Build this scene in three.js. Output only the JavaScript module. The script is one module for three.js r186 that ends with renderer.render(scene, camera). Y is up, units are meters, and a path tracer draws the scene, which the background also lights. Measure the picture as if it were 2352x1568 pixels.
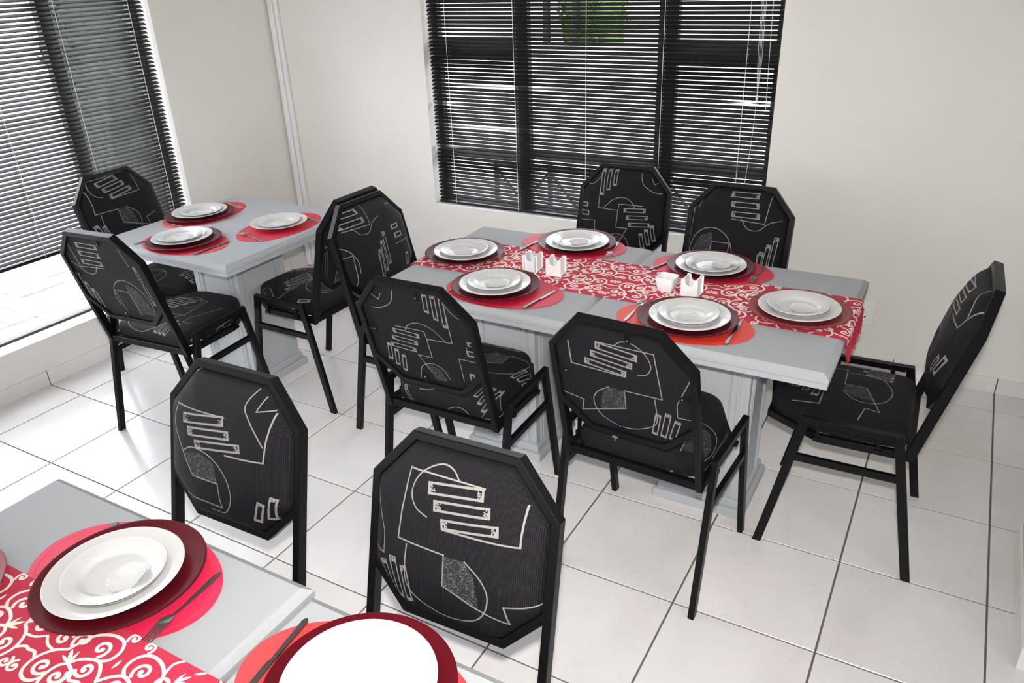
import * as THREE from 'three';
import { mergeGeometries, mergeVertices, toCreasedNormals } from 'three/addons/utils/BufferGeometryUtils.js';
import { RoundedBoxGeometry } from 'three/addons/geometries/RoundedBoxGeometry.js';

// ---------------------------------------------------------------- camera, sky, lights, exposure
const scene = new THREE.Scene();
const camera = new THREE.PerspectiveCamera(46.8886, 2352 / 1568, 0.05, 200);
camera.position.set(3.5786, 1.8635, 1.4383);
camera.rotation.set(-0.45196, 0.53011, -0.03912, 'YXZ');
camera.updateProjectionMatrix();
scene.add(camera);
const renderer = new THREE.WebGLRenderer({ antialias: true });
renderer.toneMapping = THREE.LinearToneMapping;
renderer.toneMappingExposure = 1.23;
renderer.shadowMap.enabled = true;
// an even, bright, high overcast sky
scene.background = new THREE.Color().setRGB(0.93, 0.98, 1.06);
scene.backgroundIntensity = 7.0;
// the flash of the photographer's camera, just above the lens
const flash = new THREE.SpotLight(new THREE.Color().setRGB(1.0, 0.97, 0.93), 18.5, 0, 0.9, 1.0, 2);
flash.name = 'camera_flash';
flash.position.set(3.5786, 1.965, 1.42);
flash.target.position.set(2.28, 0.72, -0.8);
flash.castShadow = true; flash.shadow.radius = 1.1; flash.shadow.mapSize.set(2048, 2048);
scene.add(flash, flash.target);

// ---------------------------------------------------------------- helpers
const T = 0.434;                                   // floor tile pitch
let seed = 12345;
const rnd = () => { seed |= 0; seed = (seed + 0x6D2B79F5) | 0; let t = Math.imul(seed ^ (seed >>> 15), 1 | seed); t = (t + Math.imul(t ^ (t >>> 7), 61 | t)) ^ t; return ((t ^ (t >>> 14)) >>> 0) / 4294967296; };
const rr = (a, b) => a + (b - a) * rnd();
const V2 = (x, y) => new THREE.Vector2(x, y), V3 = (x, y, z) => new THREE.Vector3(x, y, z);
const used = {};
function numbered(n) { const k = used[n] = (used[n] ?? -1) + 1; return k ? n + '_' + String(k).padStart(3, '0') : n; }
function thing(name, label, category, [x, y, z] = [0, 0, 0], turn = 0, group) {
  const o = new THREE.Group(); o.name = numbered(name); scene.add(o);
  o.position.set(x, y, z); o.rotation.y = turn; o.userData = { label, category };
  if (group) o.userData.group = group;
  return o;
}
function obj(name, geo, m, parent) {
  const g = Array.isArray(geo) ? merge(geo) : geo;
  const o = new THREE.Mesh(g, m);
  o.castShadow = o.receiveShadow = true;
  o.name = parent ? name : numbered(name);
  (parent ?? scene).add(o);
  return o;
}
function struct(name, geo, m, parent) { const o = obj(name, geo, m, parent); if (!parent) o.userData.kind = 'structure'; return o; }
function structGroup(name, pos = [0, 0, 0]) { const o = new THREE.Group(); o.name = numbered(name); o.position.set(...pos); o.userData.kind = 'structure'; scene.add(o); return o; }
function copyOf(src, label, [x, y, z], turn, group) {
  const r = src.clone(); r.userData = { ...src.userData, label }; if (group) r.userData.group = group;
  r.name = numbered(src.name.replace(/_\d{3}$/, '')); scene.add(r); r.position.set(x, y, z); r.rotation.set(0, turn, 0); return r;
}
function merge(list) {
  const l = list.map((g) => { const h = g.index ? g.toNonIndexed() : g; for (const k of Object.keys(h.attributes)) if (!['position', 'normal', 'uv'].includes(k)) h.deleteAttribute(k); return h; });
  return l.length > 1 ? mergeGeometries(l) : l[0];
}
// a box with uv in metres, edges rounded by r
function bx(w, h, d, x = 0, y = 0, z = 0, r = 0) {
  const g = r ? new RoundedBoxGeometry(w, h, d, 2, Math.min(r, w / 2.01, h / 2.01, d / 2.01)) : new THREE.BoxGeometry(w, h, d);
  g.translate(x, y, z); return boxUV(g);
}
function boxUV(g) {
  const h = g.index ? g.toNonIndexed() : g, p = h.attributes.position, n = h.attributes.normal, uv = new Float32Array(p.count * 2);
  for (let i = 0; i < p.count; i++) {
    const ax = Math.abs(n.getX(i)), ay = Math.abs(n.getY(i)), az = Math.abs(n.getZ(i));
    if (ax >= ay && ax >= az) { uv[2 * i] = p.getZ(i); uv[2 * i + 1] = p.getY(i); } else if (ay >= az) { uv[2 * i] = p.getX(i); uv[2 * i + 1] = p.getZ(i); } else { uv[2 * i] = p.getX(i); uv[2 * i + 1] = p.getY(i); }
  }
  h.setAttribute('uv', new THREE.BufferAttribute(uv, 2)); return h;
}
function span(x0, x1, y0, y1, z0, z1, r = 0) { return bx(x1 - x0, y1 - y0, z1 - z0, (x0 + x1) / 2, (y0 + y1) / 2, (z0 + z1) / 2, r); }
function lathe(profile, seg = 96) { return new THREE.LatheGeometry(profile.map(([r, y]) => V2(r, y)), seg); }
function tube(pts, r, seg = 24, rad = 8) { return new THREE.TubeGeometry(new THREE.CatmullRomCurve3(pts.map((p) => V3(...p))), seg, r, rad); }
function extr(shape, depth, bevel = 0.0015, seg = 1) {
  const g = new THREE.ExtrudeGeometry(shape, { depth: depth - 2 * bevel, bevelEnabled: bevel > 0, bevelThickness: bevel, bevelSize: bevel, bevelOffset: -bevel, bevelSegments: seg, curveSegments: 24 });
  g.translate(0, 0, bevel); return g;
}
const poly = (pts) => new THREE.Shape(pts.map(([x, y]) => V2(x, y)));
// a polygon moved outwards by d (points counter-clockwise)
function offsetPoly(P, d) {
  const n = P.length, L = P.map((a, i) => { const b = P[(i + 1) % n], dx = b[0] - a[0], dy = b[1] - a[1], l = Math.hypot(dx, dy); return [a[0] + dy / l * d, a[1] - dx / l * d, dx / l, dy / l]; });
  return L.map((b, i) => { const a = L[(i + n - 1) % n], c = a[2] * b[3] - a[3] * b[2], t = ((b[0] - a[0]) * b[3] - (b[1] - a[1]) * b[2]) / c; return [a[0] + a[2] * t, a[1] + a[3] * t]; });
}

// ---------------------------------------------------------------- noise and textures
function valueNoise(period, sd) {
  const s0 = seed; seed = sd; const g = Array.from({ length: period * period }, rnd); seed = s0;
  return (x, y) => { const xi = Math.floor(x), yi = Math.floor(y), fx = x - xi, fy = y - yi, u = fx * fx * (3 - 2 * fx), v = fy * fy * (3 - 2 * fy), m = (a) => ((a % period) + period) % period, at = (a, b) => g[m(b) * period + m(a)];
    return (at(xi, yi) * (1 - u) + at(xi + 1, yi) * u) * (1 - v) + (at(xi, yi + 1) * (1 - u) + at(xi + 1, yi + 1) * u) * v; };
}
function fbm(sd, base, oct) { const ns = Array.from({ length: oct }, (_, i) => valueNoise(base << i, sd + i * 17)); return (u, v) => { let s = 0, a = 0.5, t = 0; ns.forEach((n, i) => { s += a * n(u * (base << i), v * (base << i)); t += a; a *= 0.55; }); return s / t; }; }
function dataTex(w, h, fn, srgb) {
  const d = new Uint8Array(w * h * 4);
  for (let y = 0; y < h; y++) for (let x = 0; x < w; x++) { const c = fn(x / w, y / h, x, y), i = (y * w + x) * 4; d[i] = c[0]; d[i + 1] = c[1]; d[i + 2] = c[2]; d[i + 3] = 255; }
  const t = new THREE.DataTexture(d, w, h); t.wrapS = t.wrapT = THREE.RepeatWrapping; t.magFilter = THREE.LinearFilter; t.minFilter = THREE.LinearMipmapLinearFilter; t.generateMipmaps = true; if (srgb) t.colorSpace = THREE.SRGBColorSpace; t.needsUpdate = true; return t;
}
function scaled(t, su, sv, ou = 0, ov = 0, rot = 0) { const c = t.clone(); c.repeat.set(su, sv); c.offset.set(ou, ov); c.rotation = rot; c.needsUpdate = true; return c; }
const canvasTex = (c, srgb = true) => { const t = new THREE.CanvasTexture(c); t.wrapS = t.wrapT = THREE.RepeatWrapping; if (srgb) t.colorSpace = THREE.SRGBColorSpace; t.anisotropy = 8; return t; };
const clamp = (x, a = 0, b = 255) => Math.max(a, Math.min(b, x));

// ceramic floor tile: pale, faintly veined and blotched
const fA = fbm(11, 4, 5), fB = fbm(23, 3, 5), fC = fbm(37, 8, 4);
const tileTex = dataTex(1024, 1024, (u, v) => {
  const a = fA(u, v), b = fB(u + 0.13 * a, v), w = Math.abs(fC(u + 0.06 * b, v + 0.05 * a) - 0.5) * 2, vein = Math.max(0, 1 - w * 16) * Math.max(0, b - 0.42) * 1.3;
  const k = 1 + (a - 0.5) * 0.1 - vein * 0.07, pink = (b - 0.5) * 10;
  return [clamp(229 * k + pink * 0.8), clamp(225 * k), clamp(223 * k - pink * 0.4)];
}, true);
const wallBump = dataTex(512, 512, (u, v) => { const c = 128 + (fC(u * 2, v * 2) - 0.5) * 120 + (fA(u * 4, v * 4) - 0.5) * 90; return [clamp(c), clamp(c), clamp(c)]; });
const wallTex = dataTex(512, 512, (u, v) => { const k = 1 + (fB(u, v) - 0.5) * 0.035 + (fC(u, v) - 0.5) * 0.012; return [clamp(246 * k), clamp(244 * k), clamp(240 * k)]; }, true);
const paverTex = dataTex(512, 512, (u, v) => { const k = 0.8 + 0.4 * fA(u, v) + (fC(u * 3, v * 3) - 0.5) * 0.3; return [clamp(168 * k), clamp(164 * k), clamp(158 * k)]; }, true);
const paintBump = dataTex(256, 256, (u, v) => { const c = 128 + (fC(u * 3, v * 3) - 0.5) * 160; return [clamp(c), clamp(c), clamp(c)]; });
const weaveBump = dataTex(128, 128, (u, v, x, y) => { const r = Math.pow(Math.abs(Math.sin(u * Math.PI * 8)), 0.6), c = 0.75 + 0.25 * Math.sin(v * Math.PI * 32 + (Math.floor(u * 8) % 2) * Math.PI); const k = 255 * r * c; return [k, k, k]; });
const stippleBump = dataTex(128, 128, (u, v) => { const k = 128 + 100 * Math.sin(u * Math.PI * 16) * Math.sin(v * Math.PI * 16); return [k, k, k]; });

// upholstery: black cloth with a woven print of combs, frames, arcs and speckled wedges (four groups, 44 cm each)
function fabricCanvas() {
  const S = 2048, K = S / 88, c = document.createElement('canvas'); c.width = c.height = S; const g = c.getContext('2d');
  g.fillStyle = '#19181b'; g.fillRect(0, 0, S, S);
  for (let x = 0; x < S; x += 4) { g.fillStyle = (x / 4) % 2 ? 'rgba(50,49,53,0.5)' : 'rgba(6,5,7,0.5)'; g.fillRect(x, 0, 2, S); }
  for (let i = 0; i < 60000; i++) { const k = rnd(); g.fillStyle = k > 0.5 ? `rgba(80,78,82,${0.25 * rnd()})` : `rgba(8,8,10,${0.4 * rnd()})`; g.fillRect(rnd() * S, rnd() * S, 2, 3 + rnd() * 5); }
  let ox = 0, oy = 0;
  const X = (x) => (x + ox) * K, Y = (y) => S - (y + oy) * K, col = '#918d89';
  const line = (pts, w = 0.5, close) => { g.strokeStyle = col; g.lineWidth = w * 0.7 * K; g.lineJoin = 'miter'; g.beginPath(); pts.forEach(([x, y], i) => i ? g.lineTo(X(x), Y(y)) : g.moveTo(X(x), Y(y))); if (close) g.closePath(); g.stroke(); };
  const curve = (pts, w = 0.5) => { const cv = new THREE.CatmullRomCurve3(pts.map(([x, y]) => V3(x, y, 0))).getPoints(60); line(cv.map((p) => [p.x, p.y]), w); };
  const bar = (x0, y0, x1, y1, h, w = 0.75) => { // outlined bar from end to end, its ends speckled
    const l = Math.hypot(x1 - x0, y1 - y0), dx = (x1 - x0) / l, dy = (y1 - y0) / l, nx = -dy * h, ny = dx * h;
    line([[x0, y0], [x1, y1], [x1 + nx, y1 + ny], [x0 + nx, y0 + ny]], w, true);
    for (const s of [0.06, 0.94]) for (let i = 0; i < 22; i++) { const t = (s + rr(-0.05, 0.05)) * l, q = rr(0.1, 0.9); g.fillStyle = 'rgba(150,146,140,0.9)'; g.fillRect(X(x0 + dx * t + nx * q), Y(y0 + dy * t + ny * q), 0.3 * K, 0.3 * K); }
  };
  const speckle = (pts, n = 1500) => { const xs = pts.map((p) => p[0]), ys = pts.map((p) => p[1]), inside = (x, y) => { let r = false; for (let i = 0, j = pts.length - 1; i < pts.length; j = i++) if ((pts[i][1] > y) !== (pts[j][1] > y) && x < (pts[j][0] - pts[i][0]) * (y - pts[i][1]) / (pts[j][1] - pts[i][1]) + pts[i][0]) r = !r; return r; };
    g.fillStyle = 'rgba(60,59,64,0.6)'; g.beginPath(); pts.forEach(([x, y], i) => i ? g.lineTo(X(x), Y(y)) : g.moveTo(X(x), Y(y))); g.fill();
    for (let i = 0; i < n; i++) { const x = rr(Math.min(...xs), Math.max(...xs)), y = rr(Math.min(...ys), Math.max(...ys)); if (!inside(x, y) || rnd() < 0.5) continue; g.fillStyle = `rgba(150,147,136,${rr(0.15, 0.6)})`; g.fillRect(X(x), Y(y), rr(0.1, 0.35) * K, rr(0.1, 0.3) * K); } };
  const comb = (x, y, n, dx, dy, lx, ly, h) => { for (let i = 0; i < n; i++) bar(x + dx * i, y + dy * i, x + dx * i + lx, y + dy * i + ly, h, 0.55); };
  const groupA = () => {
    bar(-4.9, 31, 7.3, 32.5, 2.1); bar(-3.2, 27.8, 9.1, 29.3, 1.9); bar(-1.1, 24.4, 11.3, 26.1, 1.8);
    line([[7.5, 34.8], [-10.2, 34.9], [-11.8, 19.1], [-0.3, 18.8], [-0.2, 11.8], [14.5, 6.7], [13.5, 11], [20.6, 12.3]]); line([[16, 33], [15.9, 24.7], [-1.1, 24.2]], 0.6);
    curve([[1.6, 34.7], [-0.5, 36.6], [-3.3, 37], [-7.3, 34.6], [-9.1, 30.3], [-7.8, 27.2], [-4.8, 25.8]], 0.45); curve([[4.5, 18.9], [8.6, 15.6], [10.1, 12.4], [8.9, 7.5], [4.9, 4.7], [-1.1, 4], [-7.1, 6.6], [-9.5, 9.1], [-9.8, 14], [-9.5, 18.5]], 0.45);
    speckle([[-0.3, 18.6], [4.3, 18.8], [6.8, 16.1], [8.1, 9.3], [-0.2, 11.8]]);
    line([[-21.5, 33], [-19.8, 27.7], [-16.1, 18.6], [-16.1, 13.7], [-21, 14.2]], 0.4); bar(-13.2, 4.5, -15.4, 12.3, 1.6, 0.5); bar(-10.6, 4.6, -12.6, 14.2, 1.6, 0.5); bar(-8, 4.8, -9.6, 13, 1.5, 0.5);
  };
  const groupB = () => {
    bar(-11.8, 26.2, 2.2, 28.4, 2.1); bar(-9.8, 23.3, 4.2, 25.3, 1.9); bar(-7.1, 20.5, 7.8, 22.8, 1.8);
    line([[15.9, 33.7], [14.6, 21.6], [3, 21]], 0.6); line([[2.6, 30.4], [-15.4, 30], [-16.3, 24.5], [-8.5, 12.6], [0.4, 12.8], [1, 6.1], [-12.9, 6.3]]);
    curve([[10.7, 38.8], [8.5, 34.5], [9.9, 31.4], [14.6, 25.4]], 0.5); line([[12.9, 37.2], [11.5, 33.6], [15.6, 34.3]], 0.4);
    curve([[-12.4, 18.2], [-8.8, 20.2], [-1.9, 19.3], [3.3, 15], [4.7, 9.8], [1.6, 4.8], [-3.5, 4.2]], 0.45); speckle([[-11.6, 18], [-6, 19.4], [-1, 18], [0.4, 13], [-8.3, 12.8]], 1200);
    bar(12.7, 5, 14.5, 10.5, 1.6); bar(16.2, 6, 18, 12.5, 1.6); line([[-20.5, 34], [-20, 25], [-18.8, 24.4], [-18.4, 12]], 0.4); for (let i = 0; i < 3; i++) bar(-16 + i * 2.4, 34 + i * 2.4, -14.8 + i * 2.4, 39 + i * 1.2, 1.1);
  };
  const groupC = () => {
    for (let i = 0; i < 3; i++) bar(-8.6 + i * 2.9, 27 + i * 2.4, -9.4 + i * 3, 39, 1.5, 0.5);
    line([[-10.6, 40], [-10.4, 20.8], [-0.6, 20.4], [-0.8, 12.6], [4.6, 12.6], [0.8, 5.4]], 0.45); curve([[-8, 20.8], [-3, 25.4], [2, 26.4], [6, 24.4], [7.4, 22]], 0.4);
    line([[-0.6, 20.4], [-0.3, 23.4], [11, 23.4]], 0.45); for (let i = 0; i < 3; i++) bar(2.4 + i * 1.4, 20 - i * 3.2, 12.4 + i * 1.2, 20.6 - i * 3.2, 1.6, 0.5);
    curve([[-6, 4], [-4, 8.2], [0, 9.8], [4.4, 7.6], [6.4, 2]], 0.4); speckle([[-5, 3], [-3, 7.6], [0, 9], [2, 8.4], [0, 2.6]], 700);
    curve([[-19, 32], [-15, 31.6], [-11.6, 35], [-10.6, 40]], 0.4); bar(-20, 17, -15.4, 17, 1.9); bar(-20.6, 21, -16.4, 21, 1.6); line([[-21, 14.6], [-11.6, 14.8], [-11.4, 5]], 0.4); bar(-14.6, 4, -14.4, 9, 1.5);
    for (let i = 0; i < 3; i++) bar(13 + i * 2.4, 4 + i * 2, 11.8 + i * 2.4, 11 + i * 2, 1.4, 0.5); curve([[8, 38], [10, 33], [15, 30], [18.6, 29.6]], 0.4); line([[13, 36], [14.6, 33.4], [17, 35]], 0.4);
  };
  const groupD = () => {
    for (let i = 0; i < 3; i++) bar(-3.6 + i * 0.9, 36 - i * 4, 7.6 + i * 0.9, 36.2 - i * 4, 2, 0.55); line([[12.6, 38], [12, 26.4], [-1.8, 27]], 0.45);
    curve([[2.4, 27.4], [5.4, 23.8], [9.6, 23.4], [14, 27], [18.4, 28.4]], 0.4); curve([[-17.6, 6], [-18.6, 13], [-15, 20], [-8.6, 22.4], [-2.6, 19.6], [0.4, 13.6], [0, 9]], 0.45);
    speckle([[-17, 6], [-17.4, 12], [-14, 18.6], [-9, 20.6], [-8.6, 14], [-9.4, 6]], 1700); line([[-9.6, 5], [-8.6, 16.6], [-1, 16.8], [-1.8, 4]], 0.4);
    for (let i = 0; i < 3; i++) bar(12 + i * 2.6, 3 + i * 2.4, 13.4 + i * 2.4, 15 + i * 3.2, 1.5, 0.5); bar(-20, 12, -18.8, 30, 1.2, 0.4); line([[-15.6, 38], [-17, 30]], 0.4); line([[11, 2], [11.2, 14]], 0.4);
  };
  for (const [x, y, f] of [[22, 2, groupA], [66, 2, groupB], [22, 46, groupC], [66, 46, groupD]]) { ox = x; oy = y; f(); }
  return c;
}
const fabricTex = canvasTex(fabricCanvas());

// table runner: cream scrolls on crimson, one repeat of 35 cm
function runnerCanvas() {
  const S = 1024, K = S / 35, c = document.createElement('canvas'); c.width = c.height = S; const g = c.getContext('2d');
  g.fillStyle = '#c62c48'; g.fillRect(0, 0, S, S);
  for (let i = 0; i < 40000; i++) { g.fillStyle = rnd() > 0.5 ? 'rgba(220,70,95,0.22)' : 'rgba(120,8,28,0.25)'; g.fillRect(rnd() * S, rnd() * S, 2.5, 2); }
  const cream = '#f0eae0';
  const draw = (f) => { for (const dx of [-35, 0, 35]) for (const dy of [-35, 0, 35]) for (const sx of [1, -1]) for (const sy of [1, -1]) { g.save(); g.translate(S / 2 + dx * K, S / 2 + dy * K); g.scale(sx * K, sy * K); f(); g.restore(); } };
  g.strokeStyle = cream; g.fillStyle = cream; g.lineCap = 'round'; g.lineJoin = 'round';
  const path = (pts, w) => { const p = new THREE.CatmullRomCurve3(pts.map(([x, y]) => V3(x, y, 0))).getPoints(40); g.lineWidth = w * 1.22; g.beginPath(); p.forEach((q, i) => i ? g.lineTo(q.x, q.y) : g.moveTo(q.x, q.y)); g.stroke(); };
  const curl = (x, y, r, a0, dir, w = 0.55, turns = 1.1) => { const n = 40; g.lineWidth = w * 1.15; g.beginPath(); for (let i = 0; i <= n; i++) { const t = i / n, a = a0 + dir * t * turns * 2 * Math.PI, q = r * (1 - 0.82 * t); const px = x + q * Math.cos(a), py = y + q * Math.sin(a); i ? g.lineTo(px, py) : g.moveTo(px, py); } g.stroke(); g.beginPath(); g.arc(x + r * 0.18 * Math.cos(a0 + dir * turns * 6.283), y + r * 0.18 * Math.sin(a0 + dir * turns * 6.283), w * 0.85, 0, 7); g.fill(); };
  const leaf = (x, y, a, l, w) => { const dx = Math.cos(a), dy = Math.sin(a); g.beginPath(); g.moveTo(x, y); g.quadraticCurveTo(x + dx * l / 2 - dy * w, y + dy * l / 2 + dx * w, x + dx * l, y + dy * l); g.quadraticCurveTo(x + dx * l / 2 + dy * w, y + dy * l / 2 - dx * w, x, y); g.fill(); };
  draw(() => {
    path([[0, 1.9], [0.9, 2.6], [2.3, 2.2], [2.7, 1.2], [2.2, 0.4], [1.6, 0]], 0.42);
    curl(1.5, 3.6, 1.15, -1.2, 1, 0.46); curl(3.5, 1.7, 1.2, 2.9, -1, 0.46);
    path([[1.0, 4.8], [2.6, 5.6], [4.6, 5.2], [5.6, 6.4], [8.0, 7.4]], 0.55); path([[4.6, 1.4], [5.6, 2.6], [5.4, 4.2], [5.6, 6.4]], 0.5);
    curl(7.2, 4.6, 1.7, 2.2, 1, 0.6); curl(4.0, 8.0, 1.75, -0.6, -1, 0.6);
    path([[8.0, 7.4], [9.2, 6.2], [9.4, 3.4], [8.2, 1.2], [6.4, 0]], 0.55); path([[8.0, 7.4], [6.8, 9.0], [3.4, 10.2], [1.4, 9.0], [0, 7.2]], 0.55);
    leaf(8.0, 7.4, 0.8, 3.4, 0.8); leaf(8.0, 7.4, 0.25, 2.8, 0.6); leaf(8.0, 7.4, 1.35, 2.8, 0.6);
    curl(11.6, 4.9, 1.9, 3.6, 1, 0.6); curl(5.6, 12.3, 1.9, -2.2, -1, 0.6);
    path([[9.4, 3.4], [10.4, 2.0], [12.2, 1.6], [14.0, 2.6], [14.6, 5.2], [13.2, 8.0], [11.0, 9.4]], 0.55); path([[3.4, 10.2], [2.0, 11.4], [1.8, 13.4], [3.2, 15.2], [6.2, 15.4], [9.4, 13.6], [11.0, 9.4]], 0.55);
    curl(10.4, 12.0, 1.9, -1.2, 1, 0.6); curl(14.1, 10.6, 1.7, 2.4, -1, 0.6); leaf(12.2, 13.4, 0.9, 3.0, 0.7); leaf(12.2, 13.4, 0.4, 2.4, 0.5); leaf(12.2, 13.4, 1.4, 2.4, 0.5);
    path([[14.6, 5.2], [16.2, 6.2], [17.5, 6.0]], 0.5); curl(16.2, 2.4, 1.35, 1.2, -1, 0.5); curl(2.0, 16.6, 1.3, -0.8, 1, 0.5); path([[13.2, 8.0], [15.6, 8.4], [17.5, 9.6]], 0.45); curl(16.6, 14.2, 1.5, 3.4, 1, 0.5); path([[9.4, 13.6], [9.0, 16.0], [10.2, 17.5]], 0.45); leaf(14.0, 16.2, 0.6, 2.4, 0.6); leaf(0, 12.4, -1.57, 2.2, 0.6);
  });
  return c;
}
const runnerTex = canvasTex(runnerCanvas());

// ---------------------------------------------------------------- materials
const M = {};
const std = (name, o) => (M[name] = new THREE.MeshPhysicalMaterial({ name, ...o }));
const rgb = (r, g, b) => new THREE.Color().setRGB(r, g, b);
std('wall', { color: rgb(0.83, 0.815, 0.79), map: scaled(wallTex, 0.5, 0.5), bumpMap: scaled(wallBump, 2.2, 2.2), bumpScale: 0.0008, roughness: 0.75 });
std('pipe', { color: rgb(0.80, 0.765, 0.76), roughness: 0.5 });
std('ceiling', { color: rgb(0.84, 0.83, 0.80), roughness: 0.9 });
std('sill', { color: rgb(0.82, 0.82, 0.80), roughness: 0.5 });
const tileMats = Array.from({ length: 6 }, (_, i) => std('tile_' + i, { color: rgb(0.93 + 0.02 * (i % 3), 0.925 + 0.02 * (i % 3), 0.92 + 0.02 * (i % 3)), map: scaled(tileTex, 0.9, 0.9, 0.17 * i, 0.31 * i), bumpMap: scaled(wallBump, 3, 3), bumpScale: 0.00025, roughness: 0.24, clearcoat: 0.25, clearcoatRoughness: 0.12 }));
std('grout', { color: rgb(0.155, 0.135, 0.125), roughness: 0.95 });
std('frame', { color: rgb(0.0045, 0.0045, 0.005), roughness: 0.34, specularIntensity: 0.27, bumpMap: scaled(paintBump, 9, 9), bumpScale: 0.00012 });
std('paint', { color: rgb(0.378, 0.392, 0.404), roughness: 0.7, specularIntensity: 0.2, bumpMap: scaled(paintBump, 6, 6), bumpScale: 0.0002 });
std('slat', { color: rgb(0.015, 0.0145, 0.015), roughness: 0.48, specularIntensity: 0.45 });
std('cord', { color: rgb(0.62, 0.6, 0.57), roughness: 0.8 });
std('window_frame', { color: rgb(0.035, 0.034, 0.034), roughness: 0.45 });
std('glass', { color: rgb(1, 1, 1), transmission: 1, thickness: 0, roughness: 0.02, ior: 1.45 });
std('porcelain', { color: rgb(0.60, 0.595, 0.585), roughness: 0.24, clearcoat: 0.15, clearcoatRoughness: 0.04, specularIntensity: 0.7 });
std('ceramic', { color: rgb(0.76, 0.76, 0.765), roughness: 0.22 });
std('charger', { color: rgb(0.085, 0.0025, 0.007), roughness: 0.4, specularIntensity: 0.3 });
std('charger_leather', { color: rgb(0.20, 0.016, 0.020), roughness: 0.42, bumpMap: scaled(wallBump, 14, 14), bumpScale: 0.0003 });
std('mat_red', { color: rgb(0.62, 0.012, 0.045), roughness: 0.45, bumpMap: scaled(stippleBump, 60, 60), bumpScale: 0.0004 });
std('mat_orange', { color: rgb(0.72, 0.040, 0.020), roughness: 0.45, bumpMap: scaled(stippleBump, 60, 60), bumpScale: 0.0004 });
std('mat_coral', { color: rgb(0.72, 0.050, 0.055), roughness: 0.45, bumpMap: scaled(stippleBump, 60, 60), bumpScale: 0.0004 });
std('mat_pink', { color: rgb(0.72, 0.018, 0.075), roughness: 0.45, bumpMap: scaled(stippleBump, 60, 60), bumpScale: 0.0004 });
std('stitch', { color: rgb(0.75, 0.10, 0.12), roughness: 0.8 });
std('runner', { map: scaled(runnerTex, 1 / 0.35, 1 / 0.35), roughness: 0.9, bumpMap: scaled(weaveBump, 60, 60), bumpScale: 0.0004, sheen: 0.3, sheenRoughness: 0.6 });
std('fringe', { color: rgb(0.42, 0.012, 0.03), roughness: 0.7 });
std('steel', { color: rgb(0.23, 0.222, 0.215), metalness: 1, roughness: 0.3 });
std('lace', { color: rgb(0.605, 0.60, 0.595), roughness: 0.8, bumpMap: scaled(stippleBump, 30, 30), bumpScale: 0.0003 });
std('plastic_white', { color: rgb(0.78, 0.78, 0.77), roughness: 0.35 });
std('dark_hole', { color: rgb(0.01, 0.01, 0.01), roughness: 0.9 });
std('paver', { color: rgb(0.9, 0.9, 0.9), map: scaled(paverTex, 1.2, 1.2), roughness: 0.9 });
std('soil', { color: rgb(0.10, 0.085, 0.065), roughness: 1 });
std('outer_wall', { color: rgb(0.70, 0.68, 0.64), roughness: 0.9, bumpMap: scaled(wallBump, 1, 1), bumpScale: 0.003 });
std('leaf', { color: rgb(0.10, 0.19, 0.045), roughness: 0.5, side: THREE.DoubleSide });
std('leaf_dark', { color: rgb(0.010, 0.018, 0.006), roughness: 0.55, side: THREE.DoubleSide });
std('bark', { color: rgb(0.09, 0.065, 0.045), roughness: 0.95 });
std('iron', { color: rgb(0.02, 0.02, 0.02), roughness: 0.5 });
const fabrics = {};
function fabric(cell, du = 0, dv = 0) { // cell: which printed group the middle of the pad wears
  const key = cell + du + '/' + dv; if (fabrics[key]) return fabrics[key];
  const [cx, cy] = { A: [22, 2], B: [66, 2], C: [22, 46], D: [66, 46] }[cell];
  return (fabrics[key] = std('fabric_' + key, { map: scaled(fabricTex, 1 / 0.88, 1 / 0.88, (cx + du) / 88, (cy + dv) / 88), bumpMap: scaled(weaveBump, 60, 60), bumpScale: 0.0007, roughness: 0.55, specularIntensity: 0.25 }));
}

// ---------------------------------------------------------------- the room
const XL = -0.245, ZB = -2.34, XR = 6.4, ZF = 4.2, H = 2.62, WT = 0.2; // skirting faces, far walls, height, wall thickness
const wl = XL - 0.008, wb = ZB - 0.008;                                 // wall faces
const W1 = { x0: 0.865, x1: 2.79, y0: 0.552, y1: 2.06 };                // window in the back wall
const W2 = { z0: -1.5, z1: 1.12, y0: 0.235, y1: 2.1 }, W3 = { z0: 1.7, z1: 3.1, y0: 0.9, y1: 2.1 };
struct('wall_back', [span(wl - WT, W1.x0, -0.05, H, wb - WT, wb), span(W1.x1, XR + WT, -0.05, H, wb - WT, wb), span(W1.x0, W1.x1, -0.05, W1.y0, wb - WT, wb), span(W1.x0, W1.x1, W1.y1, H, wb - WT, wb)], M.wall);
struct('wall_left', [span(wl - WT, wl, -0.05, H, wb, W2.z0), span(wl - WT, wl, -0.05, W2.y0, W2.z0, W3.z0), span(wl - WT, wl, -0.05, W3.y0, W3.z0, W3.z1), span(wl - WT, wl, -0.05, W2.y0, W3.z1, ZF), span(wl - WT, wl, W2.y1, H, W2.z0, ZF), span(wl - WT, wl, W2.y0, W2.y1, W2.z1, W3.z0), span(wl - WT, wl, W2.y0, W2.y1, W3.z1, ZF)], M.wall);

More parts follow.
